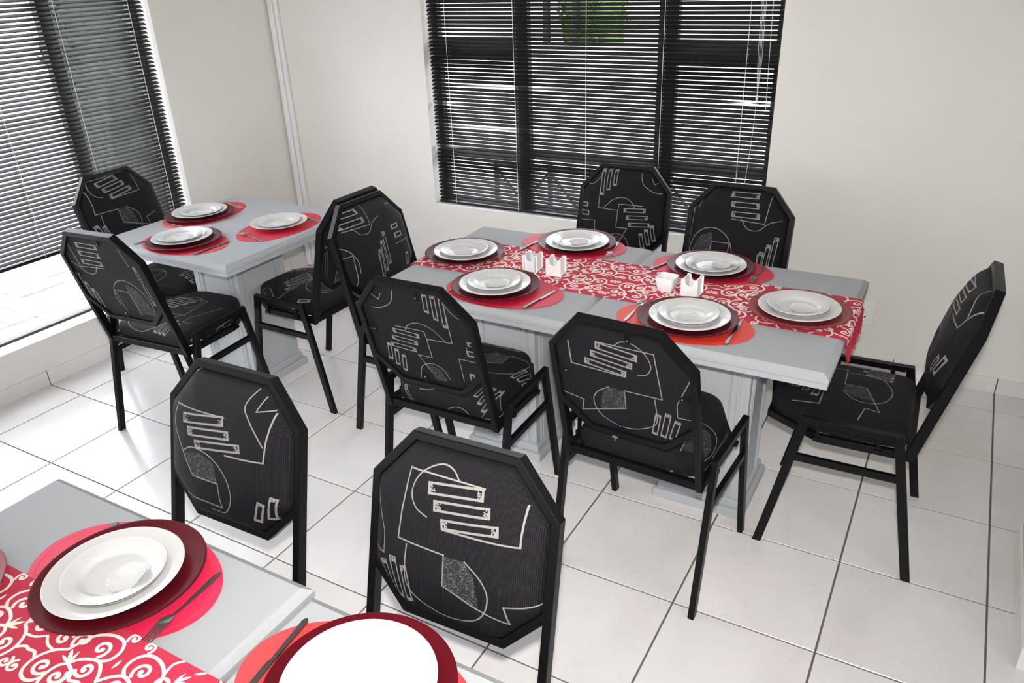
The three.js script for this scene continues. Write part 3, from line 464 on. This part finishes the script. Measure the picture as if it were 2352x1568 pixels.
// ---------------------------------------------------------------- tables
const TH = 0.77;
function slab(w, d, y0, y1, ch, inset = 0) { // a board with a sloped upper edge
  const a = w / 2 - inset, b = d / 2 - inset, s = poly([[-a, -b], [a, -b], [a, b], [-a, b]]);
  const g = new THREE.ExtrudeGeometry(s, { depth: y1 - y0 - ch, bevelEnabled: ch > 0, bevelThickness: ch, bevelSize: ch * 1.35, bevelOffset: -ch * 1.35, bevelSegments: 1 });
  const p = g.attributes.position; for (let i = 0; i < p.count; i++) if (p.getZ(i) < -1e-6) { p.setZ(i, 0); }
  g.rotateX(-Math.PI / 2); g.translate(0, y0, 0); g.computeVertexNormals(); return boxUV(g);
}
function makeTable(w, d) {
  const t = thing('pedestal_table', 'x', 'table');
  obj('tabletop', slab(w, d, TH - 0.026, TH, 0.013), M.paint, t);
  obj('edge_band', slab(w - 0.004, d - 0.004, TH - 0.046, TH - 0.028, 0.0), M.paint, t);
  obj('edge_groove', bx(w - 0.012, 0.004, d - 0.012, 0, TH - 0.027, 0), M.paint, t);
  obj('under_board', bx(w - 0.1, 0.014, d - 0.1, 0, TH - 0.053, 0, 0.002), M.paint, t);
  const pw = 0.292, y0 = 0.066, y1 = TH - 0.06, hh = y1 - y0;
  obj('pedestal', bx(pw, hh, pw, 0, y0 + hh / 2, 0, 0.002), M.paint, t);
  for (let f = 0; f < 4; f++) for (const s of [-1, 1]) { // fluted strips on each face
    const g = [bx(0.034, hh - 0.004, 0.004, s * 0.098, y0 + hh / 2, pw / 2 + 0.0015, 0.0015), bx(0.007, hh - 0.004, 0.005, s * 0.098 - 0.0095, y0 + hh / 2, pw / 2 + 0.0035, 0.002), bx(0.007, hh - 0.004, 0.005, s * 0.098 + 0.0095, y0 + hh / 2, pw / 2 + 0.0035, 0.002)];
    const m = obj('moulding', g, M.paint, t); m.rotation.y = f * Math.PI / 2;
  }
  const step = (a, lo, hi) => { const g = new RoundedBoxGeometry(a, hi - lo + 0.01, a, 4, 0.009); g.translate(0, (lo + hi) / 2 - 0.005, 0); const p = g.attributes.position; for (let i = 0; i < p.count; i++) p.setY(i, Math.max(p.getY(i), lo)); return boxUV(g); };
  obj('plinth', [step(0.345, 0, 0.036), step(0.316, 0.034, 0.068)], M.paint, t);
  return t;
}
const LT = [[2.128, -1.103], [2.954, -1.103]], FT = [[2.211, 1.031], [3.046, 1.048]];
const table0 = makeTable(0.826, 0.826);
table0.position.set(LT[0][0], 0, LT[0][1]); table0.userData.label = 'grey square pedestal table forming the left half of the long table under the runner';
copyOf(table0, 'grey square pedestal table forming the right half of the long table, by the socket', [LT[1][0], 0, LT[1][1]], 0);
copyOf(table0, 'grey square pedestal table in the front left corner with a pink place mat', [FT[0][0], 0, FT[0][1]], 0);
copyOf(table0, 'grey square pedestal table at the bottom of the view with a coral place mat', [FT[1][0], 0, FT[1][1]], 0);
const small = copyOf(table0, 'small grey pedestal table standing alone by the left window', [0.612, 0, -1.028], 0); small.scale.set(1.025, 1, 1.025);

// ---------------------------------------------------------------- runners
function runner(label, x0, x1, z0, z1, y, overhang, turn) {
  const t = thing('table_runner', label, 'table runner', [(x0 + x1) / 2, y, (z0 + z1) / 2], turn), L = x1 - x0, Wd = z1 - z0, n = 120, m = 10, P = [], U = [], I = [];
  const drop = 0.035; // the end rolls over the table edge
  for (let i = 0; i <= n; i++) for (let k = 0; k <= m; k++) {
    const u = i / n, v = k / m; let a = -L / 2 - overhang[0] + u * (L + overhang[0] + overhang[1]), yy = 0.0012 + 0.0004 * Math.sin(a * 23 + v * 4); const s = a;
    for (const [sg, ov] of [[-1, overhang[0]], [1, overhang[1]]]) { const e = sg * a - L / 2; if (ov && e > -0.006) { const q = Math.min(1, (e + 0.006) / 0.02), ang = q * 1.25; a = sg * (L / 2 - 0.006 + 0.016 * Math.sin(ang) + Math.max(0, e - 0.014) * 0.25); yy = 0.0012 - 0.016 * (1 - Math.cos(ang)) - Math.max(0, e - 0.014) * 0.95; } }
    P.push(a, yy, (v - 0.5) * Wd); U.push(s, v * Wd + 0.0);
  }
  for (let i = 0; i < n; i++) for (let k = 0; k < m; k++) { const a = i * (m + 1) + k, b = a + 1, c = a + m + 1, d = c + 1; I.push(a, b, c, b, d, c); }
  const g = new THREE.BufferGeometry(); g.setAttribute('position', new THREE.Float32BufferAttribute(P, 3)); g.setAttribute('uv', new THREE.Float32BufferAttribute(U, 2)); g.setIndex(I); g.computeVertexNormals();
  obj('cloth', g, M.runner, t);
  return t;
}
const longRunner = runner('red and cream scroll patterned runner with bead fringe along the long table', 1.715, 3.367, -1.31, -0.955, TH, [0.018, 0.02], -0.004);
runner('red and cream scroll patterned runner across the front tables', 1.8, 3.45, 0.868, 1.222, TH + 0.0022, [0.0, 0.0], 0.0);
{ // beaded fringe, each strand a part of the runner
  const strand = (len, bend) => { const l = [], k = Math.round(len / 0.0042); for (let i = 0; i < k; i++) { const u = i / k; l.push(new THREE.SphereGeometry(0.0023, 7, 5).translate(bend * u * u * 0.03 + 0.0012 * Math.sin(i * 2.1), -i * 0.0042, 0.0012 * Math.cos(i * 2.1))); } return merge(l); };
  const kinds = [strand(0.066, 0.1), strand(0.06, 0.05), strand(0.07, 0.2)];
  const heading = tube([[0.832, -0.0245, -0.176], [0.8325, -0.026, -0.06], [0.832, -0.025, 0.06], [0.8325, -0.026, 0.177]], 0.0032, 30, 8); obj('fringe_heading', heading, M.fringe, longRunner);
  for (let i = 0; i < 30; i++) { const u = i / 29, s = obj('fringe_strand', kinds[i % 3], M.fringe, longRunner), z = i < 21 ? -0.172 + 0.215 * (i / 20) : 0.085 + 0.088 * ((i - 21) / 8); s.position.set(0.8345 + (i % 2) * 0.0042, -0.028, z); s.rotation.set(i < 21 ? -0.18 + rr(-0.1, 0.1) : -0.35 + 0.09 * (i - 21), 0, rr(0.0, 0.04)); }
  for (let i = 0; i < 14; i++) { const s = obj('fringe_strand', kinds[i % 3], M.fringe, longRunner); s.position.set(-0.8345, -0.018, -0.17 + 0.34 * (i / 13)); s.rotation.set(rr(-0.2, 0.2), Math.PI, rr(-0.02, 0.02)); }
}

// ---------------------------------------------------------------- tableware
const pl = (pts) => lathe(pts, 96);
const charger0 = pl([[0, 0.0012], [0.1, 0.0012], [0.108, 0.0016], [0.118, 0.0055], [0.128, 0.0078], [0.16, 0.0128], [0.1635, 0.0140], [0.1648, 0.0150], [0.164, 0.0162], [0.160, 0.0156], [0.128, 0.0104], [0.117, 0.0080], [0.108, 0.0042], [0.1, 0.0034], [0, 0.0034]]);
const dinner0 = pl([[0, 0.003], [0.062, 0.003], [0.064, 0], [0.070, 0], [0.074, 0.003], [0.09, 0.009], [0.1, 0.0135], [0.128, 0.0185], [0.1312, 0.0198], [0.1322, 0.0212], [0.1312, 0.0224], [0.128, 0.0222], [0.1, 0.0172], [0.093, 0.0128], [0.085, 0.0086], [0.077, 0.0066], [0, 0.0062]]);
const side0 = pl([[0, 0.0028], [0.046, 0.0028], [0.048, 0], [0.053, 0], [0.057, 0.003], [0.066, 0.009], [0.072, 0.0126], [0.0955, 0.0172], [0.0982, 0.0185], [0.0989, 0.0198], [0.0980, 0.0208], [0.0955, 0.0206], [0.073, 0.0162], [0.067, 0.0124], [0.061, 0.0086], [0.055, 0.0066], [0, 0.0062]]);
function doilyGeometry(fold) { // a small lace round, crimped at its edge
  const R = 0.041, n = 240, m = 14, P = [], I = [], U = [];
  const nz = valueNoise(16, 77);
  for (let r = 0; r <= m; r++) for (let k = 0; k < n; k++) { const q = r / m, a = k / n * 6.2832, rad = R * q * (1 + (q > 0.9 ? 0.025 * Math.cos(a * 40) : 0)); let x = rad * Math.cos(a), z = rad * Math.sin(a), y = 0.0006 + 0.006 * q * q * (0.5 + 0.5 * nz(3 + 3 * Math.cos(a), 3 + 3 * Math.sin(a))) + (q > 0.72 ? 0.0007 * Math.sin(a * 40) * (q - 0.72) * 3.4 : 0) + 0.003 * (nz(q * 5 + 2 * Math.cos(a), 9 + 2 * Math.sin(a)) - 0.3) * q; if (fold && x > 0.012) { const e = x - 0.012; x = 0.012 + e * 0.86; y += e * 0.42; } P.push(x, Math.max(0.0004, y), z); U.push(x, z); }
  for (let r = 0; r < m; r++) for (let k = 0; k < n; k++) { const a = r * n + k, b = r * n + (k + 1) % n; I.push(a, b, a + n, b, b + n, a + n); }
  const g = new THREE.BufferGeometry(); g.setAttribute('position', new THREE.Float32BufferAttribute(P, 3)); g.setAttribute('uv', new THREE.Float32BufferAttribute(U, 2)); g.setIndex(I); g.computeVertexNormals(); return g;
}
const doilyFlat = doilyGeometry(false), doilyFolded = doilyGeometry(true);
function matGeometry(a, b) { const s = new THREE.Shape(); s.absellipse(0, 0, a, b, 0, Math.PI * 2, false, 0); const g = new THREE.ExtrudeGeometry(s, { depth: 0.0012, bevelEnabled: true, bevelThickness: 0.0002, bevelSize: 0.0006, bevelOffset: -0.0006, bevelSegments: 1, curveSegments: 64 }); g.rotateX(-Math.PI / 2); g.translate(0, 0.0002, 0); return boxUV(g); }
const MA = 0.229, MB = 0.152, matGeo = matGeometry(MA, MB);
const stitchGeo = (() => { const l = [], n = 150; for (let i = 0; i < n; i++) { const a = i / n * 6.2832, a2 = a + 0.024, p = (q) => V3((MA - 0.013) * Math.cos(q), 0, (MB - 0.013) * Math.sin(q)), A = p(a), B = p(a2), g = new THREE.BoxGeometry(A.distanceTo(B), 0.0007, 0.0009); g.rotateY(-Math.atan2(B.z - A.z, B.x - A.x)); g.translate((A.x + B.x) / 2, 0.0017, (A.z + B.z) / 2); l.push(g); } return merge(l); })();
function bendY(g, f) { const p = g.attributes.position; for (let i = 0; i < p.count; i++) p.setY(i, p.getY(i) + f(p.getZ(i))); g.computeVertexNormals(); return g; }
// cutlery lies along z, its business end towards -z
const forkParts = (() => {
  const flat = (pts, th) => { const g = new THREE.ExtrudeGeometry(pts, { depth: th, bevelEnabled: true, bevelThickness: 0.0004, bevelSize: 0.0005, bevelOffset: -0.0005, bevelSegments: 1, curveSegments: 10 }); g.rotateX(-Math.PI / 2); return g; };
  const hd = new THREE.Shape(); hd.moveTo(-0.0025, 0.03); hd.lineTo(-0.0028, 0); hd.lineTo(-0.0058, -0.06); hd.quadraticCurveTo(-0.007, -0.098, 0, -0.1); hd.quadraticCurveTo(0.007, -0.098, 0.0058, -0.06); hd.lineTo(0.0028, 0); hd.lineTo(0.0025, 0.03);
  const head = new THREE.Shape(); head.moveTo(-0.0025, 0.028); head.quadraticCurveTo(-0.012, 0.036, -0.0118, 0.05); for (let i = 0; i < 4; i++) { const x = -0.0118 + i * 0.0064; head.lineTo(x + 0.0004, 0.094); head.lineTo(x + 0.0026, 0.094); head.lineTo(x + 0.0042, 0.056); if (i < 3) head.lineTo(x + 0.0064, 0.056); } head.lineTo(0.0118, 0.05); head.quadraticCurveTo(0.012, 0.036, 0.0025, 0.028);
  const curve = (z) => z < -0.02 ? 0.010 * Math.sin(Math.min(1, (-z - 0.02) / 0.03) * 1.5708) - 0.010 * Math.min(1, Math.max(0, (-z - 0.05) / 0.044)) : 0.010 * Math.max(0, (-z + 0.03) / 0.05) ** 2 * 0;
  const arch = (z) => curve(z) * 0.6 + 0.0015;
  return [bendY(flat(hd, 0.0018), arch), bendY(flat(head, 0.0014), arch)];
})();
const knifeParts = (() => {
  const flat = (pts, th) => { const g = new THREE.ExtrudeGeometry(pts, { depth: th, bevelEnabled: true, bevelThickness: 0.0006, bevelSize: 0.0007, bevelOffset: -0.0007, bevelSegments: 1, curveSegments: 10 }); g.rotateX(-Math.PI / 2); return g; };
  const hd = new THREE.Shape(); hd.moveTo(-0.0042, 0.0); hd.lineTo(-0.0062, -0.09); hd.quadraticCurveTo(0, -0.105, 0.0062, -0.09); hd.lineTo(0.0042, 0.0);
  const bl = new THREE.Shape(); bl.moveTo(-0.0042, -0.001); bl.lineTo(-0.005, 0.06); bl.quadraticCurveTo(-0.003, 0.098, 0.004, 0.104); bl.quadraticCurveTo(0.0085, 0.07, 0.0082, 0.014); bl.quadraticCurveTo(0.006, 0.004, 0.0042, -0.001);
  return [flat(hd, 0.004).translate(0, 0.0006, 0), flat(bl, 0.0012).translate(0, 0.0014, 0)];
})();
function fork(label, x, y, z, turn) { const t = thing('fork', label, 'fork', [x, y, z], turn, 'forks on the place mats'); obj('handle', forkParts[0], M.steel, t); obj('tines', forkParts[1], M.steel, t); }
function knife(label, x, y, z, turn) { const t = thing('table_knife', label, 'knife', [x, y, z], turn, 'knives on the place mats'); obj('handle', knifeParts[0], M.steel, t); obj('blade', knifeParts[1], M.steel, t); }
const WHERE = {};
function setting(key, where, { mat, ch, dn, sd, doily, y = TH + 0.0002, leather, fold, dturn = 0 }) {
  let h = y;
  if (mat) { const [x, z, turn, m, colour] = mat, t = thing('place_mat', `${colour} oval place mat with a stitched border ${where}`, 'place mat', [x, h, z], turn, 'oval place mats'); obj('mat', matGeo, m, t); obj('stitching', stitchGeo, M.stitch, t); h += 0.0020; }
  if (ch) { const t = thing('charger_plate', `${leather ? 'leathery red charger plate with stitched rim' : 'round dark red charger plate'} ${where}`, 'charger plate', [ch[0], h, ch[1]], 0, 'red charger plates'); obj('plate', charger0, leather ? M.charger_leather : M.charger, t);
    if (leather) { const l = []; for (let i = 0; i < 130; i++) { const a = i / 130 * 6.2832; const g = new THREE.BoxGeometry(0.0045, 0.0008, 0.001); g.rotateY(-a - 1.5708); g.translate(0.152 * Math.cos(a), 0.0146, 0.152 * Math.sin(a)); l.push(g); } obj('stitching', l, M.stitch, t); }
    h += 0.0035; }
  if (dn) { const t = thing('dinner_plate', `white dinner plate ${where}`, 'plate', [dn[0], h, dn[1]], 0, 'white dinner plates'); obj('plate', dinner0, M.porcelain, t); h += 0.0063; }
  if (sd) { const t = thing('side_plate', `small white side plate on the dinner plate ${where}`, 'plate', [sd[0], h, sd[1]], 0, 'white side plates'); obj('plate', side0, M.porcelain, t); h += 0.0064; }
  if (doily) { const t = thing('lace_doily', `${fold ? 'half-folded ' : ''}white lace doily on the plates ${where}`, 'doily', [doily[0], h + (Math.hypot(doily[0] - sd[0], doily[1] - sd[1]) > 0.012 ? 0.0035 : 0), doily[1]], dturn, 'white lace doilies'); obj('lace', fold ? doilyFolded : doilyFlat, M.lace, t); }
}
const YR = TH + 0.0018; // on the runner
setting('HL', 'at the left end of the runner', { ch: [1.859, -1.14], dn: [1.866, -1.135], sd: [1.860, -1.133], doily: [1.874, -1.108], y: YR, leather: false, dturn: 0.4 });
setting('C2', 'near left on the long table', { mat: [2.206, -0.86, 0.03, M.mat_red, 'red'], ch: [2.163, -0.874], dn: [2.163, -0.869], sd: [2.158, -0.872], doily: [2.176, -0.856], y: YR, dturn: 0.9 });
setting('C3', 'near right on the long table', { mat: [2.882, -0.866, -0.02, M.mat_orange, 'orange red'], ch: [2.887, -0.887], dn: [2.895, -0.887], sd: [2.890, -0.892], doily: [2.900, -0.856], y: YR, dturn: 1.7 });
setting('R', 'at the right end of the runner', { ch: [3.2, -1.11], dn: [3.198, -1.107], sd: [3.194, -1.110], doily: [3.213, -1.088], y: YR, leather: true, dturn: 2.2 });
setting('B1', 'far left on the long table', { mat: [2.220, -1.424, 0, M.mat_red, 'red'], ch: [2.23, -1.434], dn: [2.240, -1.418], sd: [2.238, -1.416], doily: [2.258, -1.400], y: YR, dturn: 2.9 });
setting('B2', 'far right on the long table', { mat: [2.823, -1.384, 0, M.mat_red, 'red'], ch: [2.816, -1.385], dn: [2.820, -1.374], sd: [2.826, -1.368], doily: [2.866, -1.372], y: YR, dturn: 0.2, fold: true });
setting('SL', 'nearest the window on the small table', { mat: [0.335, -1.114, PI / 2 + 0.02, M.mat_red, 'red'], ch: [0.33, -1.087], dn: [0.325, -1.095], sd: [0.340, -1.092], doily: [0.366, -1.086], dturn: 1.1 });
setting('SF', 'near side of the small table', { mat: [0.608, -0.762, -0.03, M.mat_red, 'red'], ch: [0.596, -0.768], dn: [0.580, -0.775], sd: [0.575, -0.770], doily: [0.602, -0.752], dturn: 2.4 });
setting('SR', 'right side of the small table, without charger', { mat: [0.843, -1.112, PI / 2, M.mat_red, 'red'], dn: [0.826, -1.128], sd: [0.834, -1.122], doily: [0.862, -1.080], dturn: 0.7 });
setting('A1', 'on the front left table', { mat: [2.263, 0.777, 0, M.mat_pink, 'bright pink'], ch: [2.264, 0.782], dn: [2.260, 0.789], sd: [2.262, 0.790], doily: [2.303, 0.789], dturn: 0.6, fold: true });
setting('A2', 'on the front right table', { mat: [2.868, 0.790, 0, M.mat_coral, 'coral red'], ch: [2.870, 0.776], dn: [2.866, 0.770], sd: [2.872, 0.756], doily: [2.884, 0.768], dturn: 1.9 });
setting('LC', 'on the front runner, picture left edge', { ch: [1.949, 1.018], y: TH + 0.0036, leather: true });
const YM = TH + 0.0039, YMs = TH + 0.0022;
knife('knife on the red mat right of the near left plates of the long table', 2.366, YM, -0.835, 0.14 * -1);
fork('fork mostly under the plate left of the near left place of the long table', 2.02, YM, -0.86, 0.1);
fork('fork with its tines up on the orange mat left of the near right plates', 2.706, YM, -0.885, 0.0);
knife('knife with a dark reflecting handle on the orange mat right of the plates', 3.050, YM, -0.855, 0.02);
knife('knife half under the charger on the far left mat of the long table', 2.060, YM, -1.36, -0.1);
fork('fork right of the far left plates on the long table, tines facing the runner', 2.399, YM, -1.42, PI + 0.16);
knife('knife half under the charger on the far right mat of the long table', 2.648, YM, -1.36, -0.35);
fork('fork right of the far right plates on the long table, tines towards the runner', 2.995, YM, -1.385, PI - 0.03);
knife('knife on the window side mat of the small table, near end', 0.335, YMs, -0.922, 1.45);
fork('fork on the window side mat of the small table, far end', 0.345, YMs, -1.285, -PI / 2 - 0.3);
knife('knife right of the near plates on the small table', 0.790, YMs, -0.755, 0.0);
fork('fork left of the near plates on the small table', 0.425, YMs, -0.74, -0.1);
fork('fork across the near end of the right mat on the small table', 0.842, YMs, -0.935, PI / 2 - 0.2);
knife('knife across the far end of the right mat on the small table', 0.9, YMs, -1.262, -PI / 2 - 0.2);
fork('fork lying on the bright pink mat right of the front left plates', 2.443, YMs, 0.778, PI + 0.1);
knife('knife half hidden under the charger on the bright pink mat', 2.113, YMs, 0.77, 0.09 + PI);
knife('knife with a flat grey handle left of the plates on the coral mat', 2.69, YMs, 0.79, 0.12 + PI);

// white ceramic holders on the long runner
function holderGeometry() { // an upright pot with a U cut from two facing walls
  const w = 0.031, h = 0.066, th = 0.0042, wallShape = (cut) => { const s = new THREE.Shape(); s.moveTo(-w, 0); s.lineTo(w, 0); s.lineTo(w, h - 0.003); s.quadraticCurveTo(w, h, w - 0.003, h); if (cut) { s.lineTo(0.019, h); s.quadraticCurveTo(0.0165, h - 0.001, 0.0155, h - 0.008); s.quadraticCurveTo(0.014, h - 0.024, 0, h - 0.025); s.quadraticCurveTo(-0.014, h - 0.024, -0.0155, h - 0.008); s.quadraticCurveTo(-0.0165, h - 0.001, -0.019, h); } s.lineTo(-w + 0.003, h); s.quadraticCurveTo(-w, h, -w, h - 0.003); return s; };
  const l = [];
  for (const [cut, a] of [[true, 0], [false, 1], [true, 2], [false, 3]]) { const g = extr(wallShape(cut), th, 0.001, 2); g.translate(0, 0, w - th - (a % 2 ? 0.006 : 0)); g.rotateY(a * Math.PI / 2); l.push(g); }
  l.push(bx(2 * w - 0.002, 0.005, 2 * w - 0.002, 0, 0.0026, 0, 0.001)); return merge(l);
}
const hg = holderGeometry();
[['white ceramic holder with notched walls, left of the pair on the long runner', 2.200, -1.098, 0.08], ['white ceramic holder with notched walls, right of the pair on the long runner', 2.303, -1.093, 0.1], ['white ceramic holder with notched walls beside the plain square bowl', 2.832, -1.108, -0.06]].forEach(([label, x, z, a]) => { const t = thing('sachet_holder', label, 'holder', [x, TH + 0.0021, z], a, 'white notched sachet holders'); obj('pot', hg, M.ceramic, t); });
{ const t = thing('square_bowl', 'small plain square white bowl with rounded rim on the runner', 'bowl', [2.738, TH + 0.0021, -1.112], -0.08), ring = (a, y, r) => roundOutline([[a, a], [-a, a], [-a, -a], [a, -a]].reverse(), r, 6).map(([x, z]) => [x, y, z]);
  const R = [ring(0.02, 0, 0.006), ring(0.0245, 0.0004, 0.008), ring(0.0265, 0.004, 0.009), ring(0.0345, 0.05, 0.011), ring(0.0342, 0.0525, 0.011), ring(0.0325, 0.053, 0.01), ring(0.0312, 0.0515, 0.01), ring(0.0245, 0.008, 0.008), ring(0.02, 0.0052, 0.006)], P = [], I = [], n = R[0].length; R.forEach((r) => r.forEach((p) => P.push(...p)));
  P.push(0, 0, 0, 0, 0.005, 0); const q = R.length * n; for (let r = 0; r < R.length - 1; r++) for (let k = 0; k < n; k++) { const a = r * n + k, b = r * n + (k + 1) % n; I.push(a, a + n, b, b, a + n, b + n); } for (let k = 0; k < n; k++) { I.push(q, k, (k + 1) % n); I.push(q + 1, (R.length - 1) * n + (k + 1) % n, (R.length - 1) * n + k); }
  const g = new THREE.BufferGeometry(); g.setAttribute('position', new THREE.Float32BufferAttribute(P, 3)); g.setIndex(I); obj('bowl', toCreasedNormals(g, 0.8), M.ceramic, t); }

renderer.render(scene, camera);
